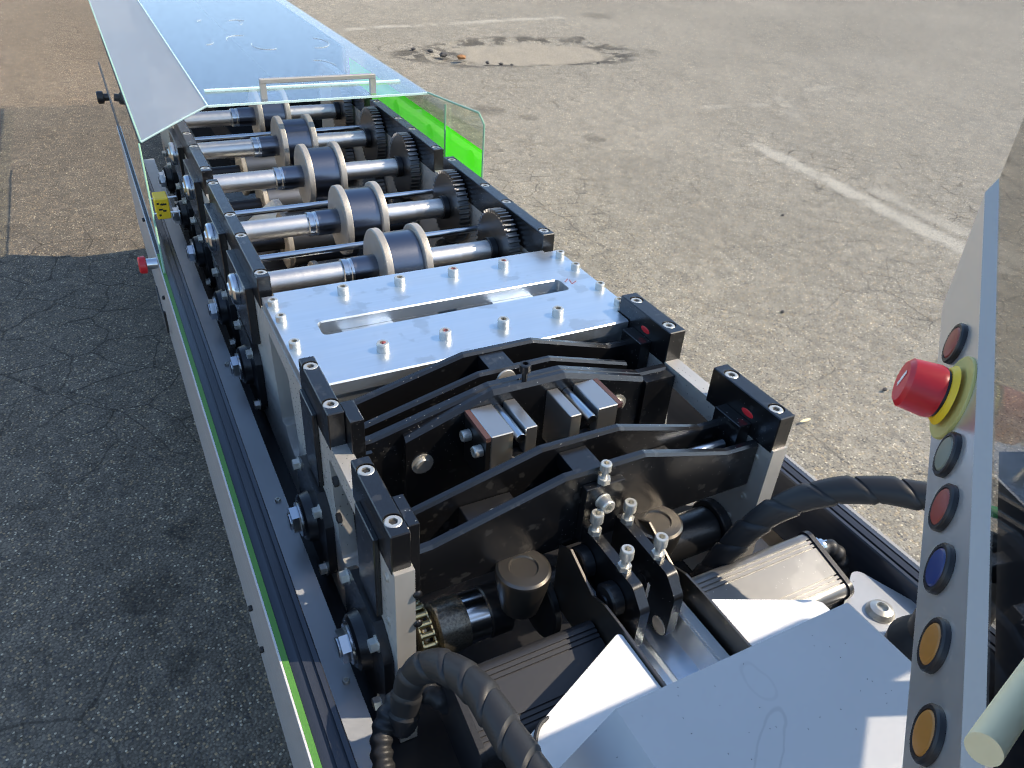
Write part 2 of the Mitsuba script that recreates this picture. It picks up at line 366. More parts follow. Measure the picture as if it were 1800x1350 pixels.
# loose lumps of asphalt at the near rim of the broken patch
rng = np.random.RandomState(7)
def lump(r, flat, seed):
    m = trimesh.creation.icosphere(2, r)
    m.vertices *= np.array([1, 0.75, flat]) * (0.75 + 0.5 * meshkit.noise(m.vertices * (2.2 / r) + seed))[:, None]
    return m
LUMPS = [lump(0.06, 0.5, s) for s in (1, 5, 9)]
spots = [(4.10, 9.62, 1.0), (4.02, 9.86, 0.8), (3.86, 10.05, 0.55), (4.48, 9.12, 0.55), (4.62, 9.02, 0.5), (4.75, 8.98, 0.35), (5.95, 8.86, 0.4)]
for i, (x, y, s) in enumerate(spots):
    m = LUMPS[i % 3].copy(); m.apply_scale(s)
    m.apply_transform(trimesh.transformations.rotation_matrix(rng.rand() * 6, [0, 0, 1]))
    k = add('asphalt_lump', m, 'mat_stone', at=(x, y, 0.018 * s - 0.032), smooth=20)
    if i == 0: thing(k, 'largest dark lump of loose asphalt at the near left rim of the broken patch', 'rubble')
    elif i == 1: thing(k, 'second largest dark lump of loose asphalt, just behind the largest one', 'rubble')
    else: thing(k, 'small dark lump of loose asphalt on the rim of the broken patch', 'rubble', 'small asphalt lumps round the broken patch')
k = add('rusty_stone', LUMPS[1], 'mat_rust_stone', at=(4.26, 9.42, -0.012), smooth=20)
thing(k, 'orange brown stone lying on the rim of the broken asphalt patch', 'stone')
CH = lump(0.016, 0.35, 3)
CH.vertices *= np.array([2.0, 0.6, 1.0])
k = add('wood_chip', CH, 'mat_ivory', at=(2.62, 1.86, -0.030), smooth=20)
thing(k, 'small pale wood chip on the asphalt right of the machine', 'chip')
PEB = lump(0.013, 0.6, 4)
for x, y in ((4.43, 3.9), (3.3, 2.72), (3.2, 1.9)):
    k = add('pebble', PEB, 'mat_stone', at=(x, y, -0.032), smooth=20)
    thing(k, 'tiny dark pebble on the sunny asphalt right of the machine', 'pebble', 'dark pebbles on the sunny asphalt')

# ---------------------------------------------------------------- the machine
MC = 'roll_forming_machine'
USED.add(MC)
thing(MC, 'long black and silver roll forming machine with open rollers and clear lid', 'machine')
YN, YF = -0.75, 4.62                      # near and far ends of its solid frame
XL, XR = 0.294, 1.176                     # inner edges used all over

# bed, floor and outer skins
add('base_frame', box(0.17, 1.36, YN, YF, 0.30, 0.44, 0.006), 'mat_black_cast', MC)
add('floor_plate', box(0.24, 1.28, YN, YF - 0.02, 0.441, 0.452), 'mat_black_plastic', MC)
principled('mat_matt_black', (0.010, 0.010, 0.011), 0.95, 0.0, specular=0.02)
add('lid_backdrop_bed', box(0.66, 1.349, YF + 0.01, 11.4, 0.12, 0.46, 0.006), 'mat_matt_black', MC)  # added dark bed: keeps the view down through the lid dark
for x in (0.34, 1.20):
    for y in (-0.4, 3.9):
        w = add('wheel', cyl(0.14, -0.035, 0.035, 'x', 36, 0.012), 'mat_black_rubber', MC, (x, y, 0.108))
        add('rim', cyl(0.08, -0.037, 0.037, 'x', 28, 0.004), 'mat_panel', w, (x, y, 0.108))
        add('fork', box(-0.045, 0.045, -0.03, 0.03, 0.14, 0.17), 'mat_dark_steel', w, (x, y, 0.13))
for side, (x0, x1) in enumerate(((0.162, 0.243), (1.262, 1.352))):
    add('shelf', box(x0, x1, YN, YF, 0.535, 0.55), 'mat_grey_sheet', MC)
def rail_poly(flip):
    dz, k = (0.0, 1.0) if flip else (-0.042, 1.033)
    pts = [(0.1065, 0.60), (0.159, 0.60), (0.159, 0.772), (0.1565, 0.776), (0.148, 0.776), (0.148, 0.766), (0.143, 0.766), (0.143, 0.7775), (0.128, 0.780), (0.128, 0.770), (0.122, 0.770), (0.122, 0.779), (0.1065, 0.777)]
    return sg.Polygon([((1.514 - x) if flip else x * k, z + dz) for x, z in pts])
add('side_rail', ext(rail_poly(False), 'y', YN, YF), 'mat_rail', MC, smooth=False, label='black grooved side rail on the left, in shade')
add('side_rail', ext(rail_poly(True), 'y', YN, YF), 'mat_rail', MC, smooth=False, label='black grooved side rail on the sunny right side')
for x, z0, z1, lab in ((0.0945, 0.205, 0.730, 'brushed silver outer panel on the left side'), (1.4125, 0.235, 0.772, 'brushed silver outer panel on the right side')):
    add('outer_panel', box(x, x + 0.010, YN, YF, z0, z1), 'mat_panel', MC, smooth=False, label=lab)
for x, w in ((0.0945, 0.003),):
    add('white_trim', box(x - 0.0005, x + w, YN, YF, 0.7305, 0.739), 'mat_white_edge', MC, smooth=False)
for x in (0.0978,):
    add('green_trim', box(x, x + 0.0115, YN, 2.9, 0.7305, 0.7395), 'mat_green', MC, smooth=False)
add('gasket', box(0.0978, 0.1035, 2.9, 6.2, 0.7305, 0.7385), 'mat_black_rubber', MC, smooth=False)
add('lid_backdrop_wall', box(1.350, 1.362, YF + 0.01, 11.4, 0.12, 1.09), 'mat_matt_black', MC, smooth=False)  # added dark wall: stops sunlit ground showing through the lid
# screws on the shelf and plugs on the panel
for y in (0.42, 1.01, 1.62, 2.35):
    add('shelf_screw', socket_head(0.008, 0.008), 'mat_screw', MC, (0.222, y, 0.55))
PLUG = cyl(0.008, -0.010, 0.0, 'x', 16, 0.002)
for y, z in ((1.42, 0.40), (1.30, 0.38), (2.92, 0.55), (3.3, 0.72)):
    add('rubber_plug', PLUG, 'mat_black_rubber', MC, (0.0945, y, z))
cord, _ = sweep([(0.088, 3.55, 0.30), (0.086, 3.3, 0.29), (0.084, 3.05, 0.33), (0.080, 2.86, 0.52)], 0.0045, 8)
add('cord', cord, 'mat_black_rubber', MC)

# side plates: aluminium, with round bores and keyhole cut-outs
def side_plate(x0, x1):
    p = sg.box(0.887, 0.455, 4.56, 0.965)
    for y in (1.28, 1.69, 2.19, 2.60, 3.10, 3.53, 4.0):
        p = p.difference(disc(y, 0.905, 0.042) if y > 2 else disc(y, 0.83, 0.001))
    key = lambda y: unary_union([sg.Polygon([(y + 0.13, 0.905), (y - 0.06, 0.895), (y - 0.10, 0.72), (y + 0.09, 0.66)]).buffer(0.012), disc(y - 0.02, 0.70, 0.085)])
    for y in (1.16, 1.74):
        p = p.difference(key(y))
    p = p.difference(sg.box(0.96, 0.905, 1.075, 0.93)) if False else p
    return ext(p, 'x', x0, x1)
lp = add('side_plate', side_plate(XL + 0.002, 0.334), 'mat_aluminium', MC, smooth=25, label='aluminium side plate on the left with large bores')
rp = add('side_plate', side_plate(1.178, 1.220), 'mat_aluminium', MC, smooth=25, label='aluminium side plate on the right')
for y, z in ((0.93, 0.92), (0.93, 0.80), (0.955, 0.715)):
    add('screw', socket_head(0.0085, 0.004), 'mat_screw', rp, (1.178, y, z), RY(-90))
    add('screw', socket_head(0.0085, 0.004), 'mat_screw', lp, (0.296, y, z), RY(-90))
for y in (0.905, 0.905):
    pass
BUT = lathe([(0, -0.006), (0.004, -0.0055), (0.008, -0.003), (0.009, 0)], 'y', 20)
for z in (0.90, 0.82):
    add('button_screw', BUT, 'mat_dark_steel', lp, (0.338, 0.886, z))
HB = joined(ext(hexagon(0.012), 'x', -0.010, 0))
for y, z in ((1.235, 0.905), (1.235, 0.80), (0.935, 0.60)):
    add('hex_bolt', HB, 'mat_dark_steel', lp, (0.2955, y, z), smooth=False)
# black gib strips on the outer faces
for y in (1.02, 1.43):
    add('gib', box(0.284, 0.2955, y - 0.055, y + 0.055, 0.775, 0.985, 0.002), 'mat_black_anodised', lp, smooth=False)

# clamp bars on the side plates, each with sunk screws
def clamp_bar(x0, x1, y0, y1, z0, z1, ys, label=None, blk=None):
    body = tm(mbox(x0, x1, y0, y1, z0, z1))
    xc = (x0 + x1) / 2
    b = m3.Manifold(m3.Mesh(np.array(box(x0, x1, y0, y1, z0, z1, 0.0022).vertices, np.float32), np.array(box(x0, x1, y0, y1, z0, z1, 0.0022).faces, np.uint32)))
    for y in ys:
        b = b - m3.Manifold.cylinder(0.03, 0.0185, 0.0185, 36).translate([xc, y, z1 - 0.012])
    k = add('clamp_bar', tm(b), 'mat_black_anodised', MC, smooth=False, label=label)
    for y in ys:
        add('screw', HEAD_FLAT, 'mat_screw', k, (xc, y, z1 - 0.0118))
        add('socket', SOCK_F, 'mat_socket', k, (xc, y, z1 - 0.0118), smooth=False)
    if blk:
        add('clamp_block', box(*blk, 0.0015), 'mat_black_anodised', k, smooth=False)
    return k
clamp_bar(0.2945, 0.3315, 0.897, 1.121, 0.955, 1.05, (1.083, 0.935), 'nearest clamp bar on the left side', (0.3316, 0.3535, 0.912, 0.995, 0.86, 1.0485))
clamp_bar(0.2945, 0.3305, 1.275, 1.510, 0.955, 1.05, (1.472, 1.314), 'left clamp bar beside the zinc plate', (0.3306, 0.3600, 1.236, 1.313, 0.84, 1.0485))
clamp_bar(1.1765, 1.2200, 0.893, 1.119, 0.955, 1.05, (1.078, 0.930), 'nearest clamp bar on the right side', (1.142, 1.1764, 0.965, 1.052, 0.86, 0.990))
clamp_bar(1.1770, 1.2270, 1.287, 1.510, 0.955, 1.05, (1.472, 1.326), 'right clamp bar beside the zinc plate', (1.142, 1.1769, 1.352, 1.438, 0.86, 0.990))
for y0, y1 in ((1.945, 2.750), (2.842, 3.640), (3.73, 4.53)):
    ys = [y0 + 0.035, y0 + 0.30, y0 + 0.47, y1 - 0.035] if y1 - y0 > 0.5 else [y0 + 0.035, y1 - 0.035]
    clamp_bar(0.2940, 0.3300, y0, y1, 0.955, 1.05, ys)
    clamp_bar(1.1750, 1.2180, y0, y1, 0.955, 1.05, ys)
RED = lathe([(0, -0.0015), (0.008, -0.0012), (0.012, 0.0)], 'x', 14)
for y, z in ((0.985, 1.006), (1.385, 1.008)):
    add('paint_mark', RED, 'mat_red_plastic', MC, (1.1764, y, z), T().scale([1, 1.6, 0.7]), label='smear of red marking paint on the clamp bar')

# bearing housings, end caps and flange bearings along the left outer face
CAP = lathe([(0, -0.026), (0.020, -0.026), (0.024, -0.022), (0.043, -0.018), (0.048, -0.012), (0.048, 0)], 'x', 36)
FL = unary_union([disc(0, 0, 0.115, 16), sg.MultiPoint([(0.105, 0.105), (-0.105, -0.105), (0.105, -0.105), (-0.105, 0.105)]).convex_hull.buffer(0.028)]).intersection(disc(0, 0, 0.152, 16))
FLANGE = joined(ext(FL, 'x', -0.020, 0.0), lathe([(0, -0.050), (0.052, -0.050), (0.060, -0.044), (0.066, -0.022), (0.095, -0.020), (0.098, 0)], 'x', 40))
NUT = joined(ext(hexagon(0.036), 'x', -0.074, -0.056), cyl(0.044, -0.056, -0.050, 'x', 32, 0.001), cyl(0.022, -0.080, -0.074, 'x', 28, 0.002))
FB = joined(ext(hexagon(0.015), 'x', -0.036, -0.022), cyl(0.018, -0.022, -0.019, 'x', 20))
def left_bearing(y):
    k = add('flange_bearing', FLANGE, 'mat_black_cast', MC, (XL + 0.001, y, 0.63))
    add('shaft_nut', NUT, 'mat_chrome', k, (XL + 0.001, y, 0.63), RX(13 * y * 7), smooth=20)
    for a, b in ((1, 1), (-1, 1), (1, -1), (-1, -1)):
        add('bolt', FB, 'mat_screw', k, (XL + 0.001, y + a * 0.095, 0.63 + b * 0.095), RX(31 * (a + y)), smooth=False)
for y in (1.04, 1.445, 2.20, 2.61, 3.12, 3.54, 4.03):
    left_bearing(y)
for y in (2.19, 2.60, 3.10, 3.53):
    h = add('bearing_housing', box(0.272, 0.2955, y - 0.15, y + 0.13, 0.79, 0.975, 0.002), 'mat_black_anodised', MC, smooth=False)
    add('end_cap', CAP, 'mat_chrome', h, (0.271, y, 0.905))

# upper forming rollers: drum between two flanges, hub, ring, sleeves, collar and gear on one axis
AXZ = 0.905
def gear_mesh(n, r, t):
    pts = []
    for k in range(n):
        for f, rr in ((-0.48, 0.905), (-0.24, 0.91), (-0.14, 1.0), (0.14, 1.0), (0.24, 0.91)):
            a = 2 * math.pi * (k + f) / n
            pts.append((r * rr * math.cos(a), r * rr * math.sin(a)))
    return ext(sg.Polygon(pts), 'x', 0, t)
GEAR = gear_mesh(44, 0.138, 0.040)
FLAN = lathe([(0, 0), (0.119, 0), (0.1235, 0.003), (0.1245, 0.006), (0.1245, 0.021), (0.1235, 0.0245), (0.120, 0.026), (0, 0.026)], 'x', 96)
DRUM = cyl(0.107, 0.0, 0.106, 'x', 72)
HUB = cyl(0.044, 0.0, 0.078, 'x', 40)
RING = lathe([(0, 0), (0.039, 0), (0.043, 0.003), (0.043, 0.017), (0.041, 0.019), (0.041, 0.024), (0.043, 0.026), (0.043, 0.034), (0, 0.034)], 'x', 40)
SLV = cyl(0.0365, 0.0, 0.262, 'x', 40)
SLR = cyl(0.0370, 0.0, 0.135, 'x', 40)
SLR2 = cyl(0.0358, 0.0, 0.110, 'x', 40)
COL = cyl(0.044, 0.0, 0.024, 'x', 36, 0.002)
def roller(y, z, phase, gear=True, dark=False):
    k = add('forming_roller', DRUM, 'mat_blued_steel', MC, (0.727, y, z))
    add('flange', FLAN, 'mat_ground_steel', k, (0.7015, y, z))
    add('flange', FLAN, 'mat_ground_steel', k, (0.8325, y, z))
    add('hub', HUB, 'mat_blued_steel', k, (0.624, y, z))
    add('ring', RING, 'mat_chrome', k, (0.590, y, z))
    add('sleeve', SLV, 'mat_shaft_steel', k, (0.3345, y, z))
    add('sleeve', SLR, 'mat_shaft_steel', k, (0.858, y, z))
    add('sleeve', SLR2, 'mat_shaft_steel', k, (0.993, y, z))
    add('collar', COL, 'mat_dark_steel', k, (1.103, y, z))
    if gear:
        add('gear', GEAR, 'mat_gear_steel', k, (1.127, y, z), RX(phase), smooth=False)
for i, y in enumerate((2.19, 2.605, 3.105, 3.53, 4.02)):
    roller(y, AXZ, 2.0 * i)
ROD = cyl(0.0118, 0.334, 1.177, 'x', 24)
for y in (2.385, 2.79, 3.72):
    add('tie_rod', ROD, 'mat_chrome', MC, (0, y, 0.90))
# lower rollers, mostly in the dark
LDRUM = cyl(0.112, 0.62, 0.90, 'x', 56, 0.004)
LSH = cyl(0.036, 0.334, 1.178, 'x', 32)
LRING = cyl(0.118, 0.60, 0.622, 'x', 56, 0.003)
for y in (2.20, 2.61, 3.12, 3.54, 4.03):
    k = add('lower_roller', LDRUM, 'mat_gear_steel', MC, (0, y, 0.63))
    add('shaft', LSH, 'mat_dark_steel', k, (0, y, 0.63))
    add('flange', LRING, 'mat_ground_steel', k, (0, y, 0.63))
    add('sleeve', cyl(0.05, 0.40, 0.46, 'x', 32), 'mat_shaft_steel', k, (0, y, 0.63))
    add('gear', gear_mesh(40, 0.13, 0.04), 'mat_gear_steel', k, (1.13, y, 0.63), smooth=False)
for y in (2.40, 3.32):
    add('guide_strip', ext(sg.Polygon([(0.50, 0.60), (0.52, 0.62), (0.63, 0.70), (0.66, 0.70), (0.66, 0.69), (0.54, 0.60)]), 'y', y - 0.10, y + 0.10), 'mat_zinc', MC, smooth=False)

# zinc cover plate over two rollers, two layers with a long slot
outline = sg.box(0.2975, 1.456, 1.2215, 1.940).difference(sg.box(0.2, 1.40, 0.3345, 1.514)).difference(sg.box(1.1735, 1.40, 1.3, 1.514))
outline = outline.difference(sg.box(0.2, 1.925, 0.331, 2.0)).difference(sg.box(1.174, 1.925, 1.3, 2.0))
slot = sg.box(0.395, 1.672, 1.118, 1.742).buffer(-0.014).buffer(0.014, 6)
slot2 = unary_union([sg.box(0.44, 1.664, 1.02, 1.746)]).buffer(-0.012).buffer(0.012, 6)
top = outline.difference(slot)
def wedge(y, z, c, x0, x1):
    return m3.CrossSection([[(y - 0.02, z + 0.02), (y - 0.02, z - c - 0.02), (y + c + 0.02, z + 0.02)]]).extrude(x1 - x0)
tp = ext(top, 'z', 0.9655, 1.0); tp.merge_vertices()
tmf = m3.Manifold(m3.Mesh(np.array(tp.vertices, np.float32), np.array(tp.faces, np.uint32)))
for y, x0, x1 in ((1.456, 0.33, 1.18), (1.742, 0.407, 1.106)):
    w = tm(wedge(y, 1.0, 0.0035, x0, x1)); w.vertices = w.vertices[:, [2, 0, 1]] + [x0, 0, 0]
    if w.volume < 0: w.invert()
    tmf = tmf - m3.Manifold(m3.Mesh(np.array(w.vertices, np.float32), np.array(w.faces, np.uint32)))
cp = add('cover_plate', tm(tmf), 'mat_zinc', MC, smooth=25, label='blue grey zinc plated cover plate with a long slot')
low = sg.box(0.337, 1.462, 1.172, 1.922).difference(sg.box(0.398, 1.674, 1.115, 1.741)).union(unary_union([sg.box(0.46, 1.67, 0.60, 1.7412), sg.box(0.90, 1.67, 1.03, 1.7412)])).difference(sg.box(0.46, 1.668, 1.03, 1.700)).difference(sg.box(0.735, 1.66, 0.79, 1.78))
add('lower_layer', ext(low, 'z', 0.912, 0.9645), 'mat_zinc', cp, smooth=False)
add('support_block', box(0.340, 1.170, 1.468, 1.915, 0.80, 0.9115), 'mat_black_plastic', cp, smooth=False) if False else None
add('inner_bar', box(0.345, 1.168, 1.60, 1.80, 0.79, 0.83), 'mat_dark_steel', cp, smooth=False)
for i in range(4):
    screw(cp, (0.506 + 0.1645 * i, 1.871, 1.0), RZ(17 * i), red=i in (2, 3))
    screw(cp, (0.508 + 0.1650 * i, 1.549, 1.0), RZ(23 * i + 9), red=i in (0, 1))
for y in (1.868, 1.778, 1.640):
    screw(cp, (0.3155, y, 1.0), RZ(31 * y), HEAD_S, SOCK_S)
for y in (1.876, 1.783, 1.645, 1.541):
    screw(cp, (1.2005 if y > 1.55 else 1.197, y, 1.0), RZ(47 * y), HEAD_S, SOCK_S)
# faint red crayon strokes on the plate
for i, (x, y, r) in enumerate(((1.136, 1.727, 40), (1.144, 1.716, 75), (1.152, 1.708, 30))):
    add('crayon_mark', box(-0.012, 0.012, -0.0012, 0.0012, 0.0002, 0.0008), 'mat_red_lens', cp, (x, y, 1.0), RZ(r), smooth=False)

# arched cross beams
def beam_poly(x0, x1, zb, lo=0.960, hi=1.031, a=0.385, b=0.662, c=0.850, d=1.085):
    pts = [(x0, lo)]
    if a > x0: pts.append((a, lo + 0.002))
    pts += [(b, hi), (c, hi), (d, lo + 0.002)]
    if x1 > d: pts.append((x1, lo))
    return sg.Polygon(pts + [(x1, zb), (x0, zb)])
def chamfered(poly, y0, y1, c):
    """A plate across the machine whose upper front edge is bevelled by c."""
    pts = np.array(poly.exterior.coords)[:-1]
    if sg.LinearRing(pts).is_ccw is False: pts = pts[::-1]
    zb = pts[:, 1].min()
    low = pts.copy(); low[:, 1] = np.where(pts[:, 1] > zb + 1e-6, pts[:, 1] - c, pts[:, 1])
    n = len(pts)
    rings = [np.c_[low[:, 0], np.full(n, y0), low[:, 1]], np.c_[pts[:, 0], np.full(n, y0 + c * 0.8), pts[:, 1]], np.c_[pts[:, 0], np.full(n, y1), pts[:, 1]]]
    v = np.vstack(rings); f = []
    for k in range(2):
        for i in range(n):
            j = (i + 1) % n
            f += [(k * n + i, k * n + j, (k + 1) * n + j), (k * n + i, (k + 1) * n + j, (k + 1) * n + i)]
    import mapbox_earcut as ec
    tri = ec.triangulate_float64(pts, np.array([n], np.uint32)).reshape(-1, 3)
    f += [tuple(t) for t in tri] + [tuple(2 * n + t[::-1]) for t in tri]
    m = trimesh.Trimesh(v, np.array(f), process=False)
    m.fix_normals()
    return m
def beam(name_y0, y1, x0, x1, zb, label=None, **kw):
    return add('cross_beam', chamfered(beam_poly(x0, x1, zb, **kw), name_y0, y1, 0.0065), 'mat_black_anodised', MC, smooth=False, label=label)
b5 = beam(0.928, 0.945, 0.336, 1.174, 0.84, 'nearest arched black cross beam')
b4 = beam(1.024, 1.040, 0.336, 1.174, 0.85)
b3 = beam(1.268, 1.289, 0.336, 1.174, 0.70)
b3f = add('front_layer', chamfered(beam_poly(0.452, 1.084, 0.70, a=0.385), 1.247, 1.2672, 0.011), 'mat_black_anodised', b3, smooth=False)
b2 = beam(1.322, 1.336, 0.345, 1.08, 0.80)
b1 = beam(1.412, 1.428, 0.345, 1.174, 0.78, 'arched black cross beam next to the zinc plate')
add('bridge', box(0.700, 0.765, 1.3365, 1.4118, 0.985, 1.022, 0.001), 'mat_black_anodised', b1, smooth=False)
add('bridge', box(0.700, 0.765, 0.9455, 1.0236, 0.975, 1.012, 0.001), 'mat_black_anodised', b4, smooth=False)
# end posts of the beams against the side plates
add('end_post', box(0.336, 0.374, 1.236, 1.2465, 0.70, 0.955), 'mat_black_anodised', b3, smooth=False)
add('end_post', box(1.085, 1.174, 1.236, 1.2672, 0.72, 0.955), 'mat_black_anodised', b3, smooth=False)
# adjusting screw and washer on the double beam
SHANK = joined(cyl(0.0065, -0.012, 0.028, n=20), moved(HEAD_S, z=0.026))
add('adjusting_screw', SHANK, 'mat_dark_steel', b3, (0.746, 1.262, 1.031))
add('washer', cyl(0.024, -0.003, 0.003, 'y', 28, 0.001), 'mat_ground_steel', b3, (0.722, 1.305, 1.015))
# bolts on the beam's face
FBOLT = joined(cyl(0.017, -0.010, 0.0, 'y', 24, 0.002), moved(cyl(0.026, -0.003, 0.0, 'y', 28)))
for x, z in ((0.490, 0.880), (1.010, 0.905)):
    add('face_bolt', FBOLT, 'mat_screw', b3, (x, 1.2468, z))
# spacer blocks, rods and bolts between the near pair of beams
def spacer(x0, x1):
    k = add('spacer_block', box(x0, x1, 0.9455, 1.0236, 0.86, 0.945, 0.002), 'mat_dark_steel', MC, smooth=False)
    return k
sb = spacer(0.478, 0.592)
add('screw', HEAD_S, 'mat_screw', sb, (0.530, 0.966, 0.940))
add('end_bolt', joined(ext(hexagon(0.018), 'x', -0.030, -0.006), cyl(0.015, -0.006, 0.002, 'x', 20)), 'mat_chrome', sb, (0.477, 0.985, 0.905), smooth=False)
sb2 = spacer(0.885, 0.985)
add('rod', cyl(0.0135, 0.985, 1.13, 'x', 24), 'mat_chrome', sb2, (0, 0.992, 0.925))
add('rod', cyl(0.0095, 0.985, 1.14, 'x', 24), 'mat_dark_steel', sb2, (0, 0.966, 0.925))
# threaded rods low on the left
THR = joined(cyl(0.010, 0.335, 0.60, 'x', 16), cyl(0.022, 0.40, 0.412, 'x', 20), cyl(0.022, 0.46, 0.468, 'x', 20), cyl(0.018, 0.52, 0.56, 'x', 20))
add('threaded_rod', THR, 'mat_dark_steel', MC, (0, 1.115, 0.86))
add('threaded_rod', THR, 'mat_dark_steel', MC, (0, 1.17, 0.80))

# two steel clevises on the double beam
def clevis(x0, x1, x2, x3, strip, pin, lab):
    k = add('clevis', joined(box(x0, x1, 1.135, 1.2468, 0.86, 1.0, 0.002)), 'mat_clevis', MC, smooth=False, label=lab)
    add('jaw', box(x2, x3, 1.135, 1.2468, 0.86, 1.0, 0.002), 'mat_clevis', k, smooth=False)
    add('web', box(min(x1, x3) + 0.0003, max(x0, x2) - 0.0003, 1.160, 1.2466, 0.86, 0.940), 'mat_dark_steel', k, smooth=False)
    add('brown_strip', box(strip[0], strip[1], 1.136, 1.2464, 0.988, 0.999), 'mat_brown_plate', k, smooth=False)
    add('cheek', box(strip[0] + 0.001, strip[1] - 0.0003, 1.1365, 1.246, 0.865, 0.9875), 'mat_dark_steel', k, smooth=False)
    add('pin', cyl(0.0115, 1.128, 1.2466, 'y', 24, 0.001), 'mat_chrome', k, (pin, 0, 0.982))
    add('brass_ring', lathe([(0.030, 0), (0.040, 0), (0.043, 0.004), (0.043, 0.014), (0.030, 0.014), (0.030, 0)], 'y', 40), 'mat_brass', k, (pin + 0.002, 1.105, 0.905))
    add('piston', cyl(0.030, 1.05, 1.158, 'y', 32), 'mat_dark_steel', k, (pin + 0.002, 0, 0.905))
    return k
c1 = clevis(0.603, 0.657, 0.686, 0.715, (0.5905, 0.6027), 0.6715, 'steel clevis left of the middle, brown strip on its left')
c2 = clevis(0.872, 0.926, 0.799, 0.828, (0.9263, 0.9385), 0.853, 'steel clevis right of the middle, brown strip on its right')
SS = moved(HEAD_S)
for y in (1.215, 1.155):
    add('side_screw', SS, 'mat_screw', c1, (0.590, y, 0.955), RY(-90))
add('side_screw', cyl(0.014, 0, 0.03, 'x', 20, 0.003), 'mat_blue_lens', c2, (0.84, 1.19, 0.965))

# bracket and the two arms reaching towards the infeed
br = add('arm_bracket', box(0.700, 0.792, 0.909, 0.9277, 0.86, 1.002, 0.0015), 'mat_black_anodised', MC, smooth=False)
add('stop_screw', joined(cyl(0.0055, 0, 0.034, n=18), moved(socket_head(0.0115, 0.018), z=0.032), moved(HEXNUT, z=0.001)), 'mat_screw', br, (0.744, 0.918, 1.002))
add('face_screw', HEAD, 'mat_screw', br, (0.742, 0.908, 0.962), RX(90))
add('face_washer', WASHER, 'mat_screw', br, (0.742, 0.909, 0.962), RX(90))
def arm_poly():
    q = sg.Polygon([(0.9088, 0.760), (0.9088, 0.905), (0.735, 0.905), (0.700, 0.87), (0.700, 0.76), (0.73, 0.745)])
    return q.buffer(-0.02).buffer(0.02, 8).union(sg.box(0.85, 0.765, 0.9088, 0.905))
WHEEL = lathe([(0, -0.030), (0.010, -0.030), (0.012, -0.027), (0.030, -0.027), (0.034, -0.023), (0.034, -0.002), (0.030, 0), (0, 0)], 'x', 40)
def arm(x0, x1, side, lab):
    k = add('guide_arm', ext(arm_poly(), 'x', x0, x1), 'mat_black_anodised', MC, smooth=25, label=lab)
    for y in (0.885, 0.780):
        xc = (x0 + x1) / 2
        add('nut', HEXNUT, 'mat_screw', k, (xc, y, 0.9052), RZ(20 * y * 9))
        add('bolt', joined(cyl(0.0078, 0, 0.022, n=18), moved(socket_head(0.0135, 0.022), z=0.020)), 'mat_screw', k, (xc, y, 0.917))
        add('guide_roller', WHEEL, 'mat_black_cast', k, (x0 if side < 0 else x1 + 0.030, y - 0.006, 0.838))
    return k
arm(0.705, 0.727, -1, 'left guide arm with two black guide rollers')
a2 = arm(0.784, 0.806, 1, 'right guide arm with two black guide rollers')
add('end_disc', cyl(0.020, -0.003, 0.0, 'x', 30, 0.001), 'mat_ground_steel', a2, (0.784, 0.722, 0.772))
add('white_slot', box(0.7825, 0.784, 0.770, 0.777, 0.80, 0.838), 'mat_white_edge', a2, smooth=False)
add('spring_pin', cyl(0.014, -0.002, 0.0, 'x', 20), 'mat_dark_steel', a2, (0.784, 0.795, 0.828))

# vertical guide drums, drive shaft and chain under the near beam
VD = lathe([(0, 0), (0.030, 0), (0.040, 0.012), (0.052, 0.075), (0.056, 0.108), (0.055, 0.116), (0.050, 0.120), (0.030, 0.121), (0.028, 0.117), (0, 0.117)], 'z', 56)
for x, lab in ((0.563, 'tan steel vertical drum left of the arms'), (0.888, 'tan steel vertical drum right of the arms')):
    add('vertical_drum', VD, 'mat_tan_steel', MC, (x, 0.895, 0.743), label=lab)
ds = add('drive_shaft', cyl(0.040, 0.335, 1.178, 'x', 40), 'mat_black_cast', MC, (0, 0.985, 0.66))
add('black_sleeve', cyl(0.054, 0.960, 1.150, 'x', 48, 0.003), 'mat_black_cast', ds, (0, 0.985, 0.66))
add('disc', cyl(0.068, 1.150, 1.176, 'x', 48, 0.003), 'mat_black_cast', ds, (0, 0.985, 0.66))
add('greasy_hub', lathe([(0, 0.395), (0.050, 0.395), (0.056, 0.400), (0.058, 0.44), (0.055, 0.462), (0, 0.462)], 'x', 48), 'mat_greasy_hub', ds, (0, 0.955, 0.69))
add('steel_band', cyl(0.053, 0.462, 0.508, 'x', 48, 0.001), 'mat_chrome', ds, (0, 0.955, 0.69))
add('black_hub', cyl(0.056, 0.508, 0.560, 'x', 48, 0.004), 'mat_black_cast', ds, (0, 0.955, 0.69))
add('big_disc', cyl(0.085, 0.640, 0.660, 'x', 48, 0.004), 'mat_black_cast', ds, (0, 0.955, 0.66))
chn = None
NL = 18
LINK = unary_union([disc(-0.0095, 0, 0.0085), disc(0.0095, 0, 0.0085), sg.box(-0.0095, -0.006, 0.0095, 0.006)])
LINKM = joined(ext(LINK, 'x', -0.0145, -0.0115), ext(LINK, 'x', 0.0115, 0.0145), moved(cyl(0.0068, -0.0115, 0.0115, 'x', 14), y=-0.0095))
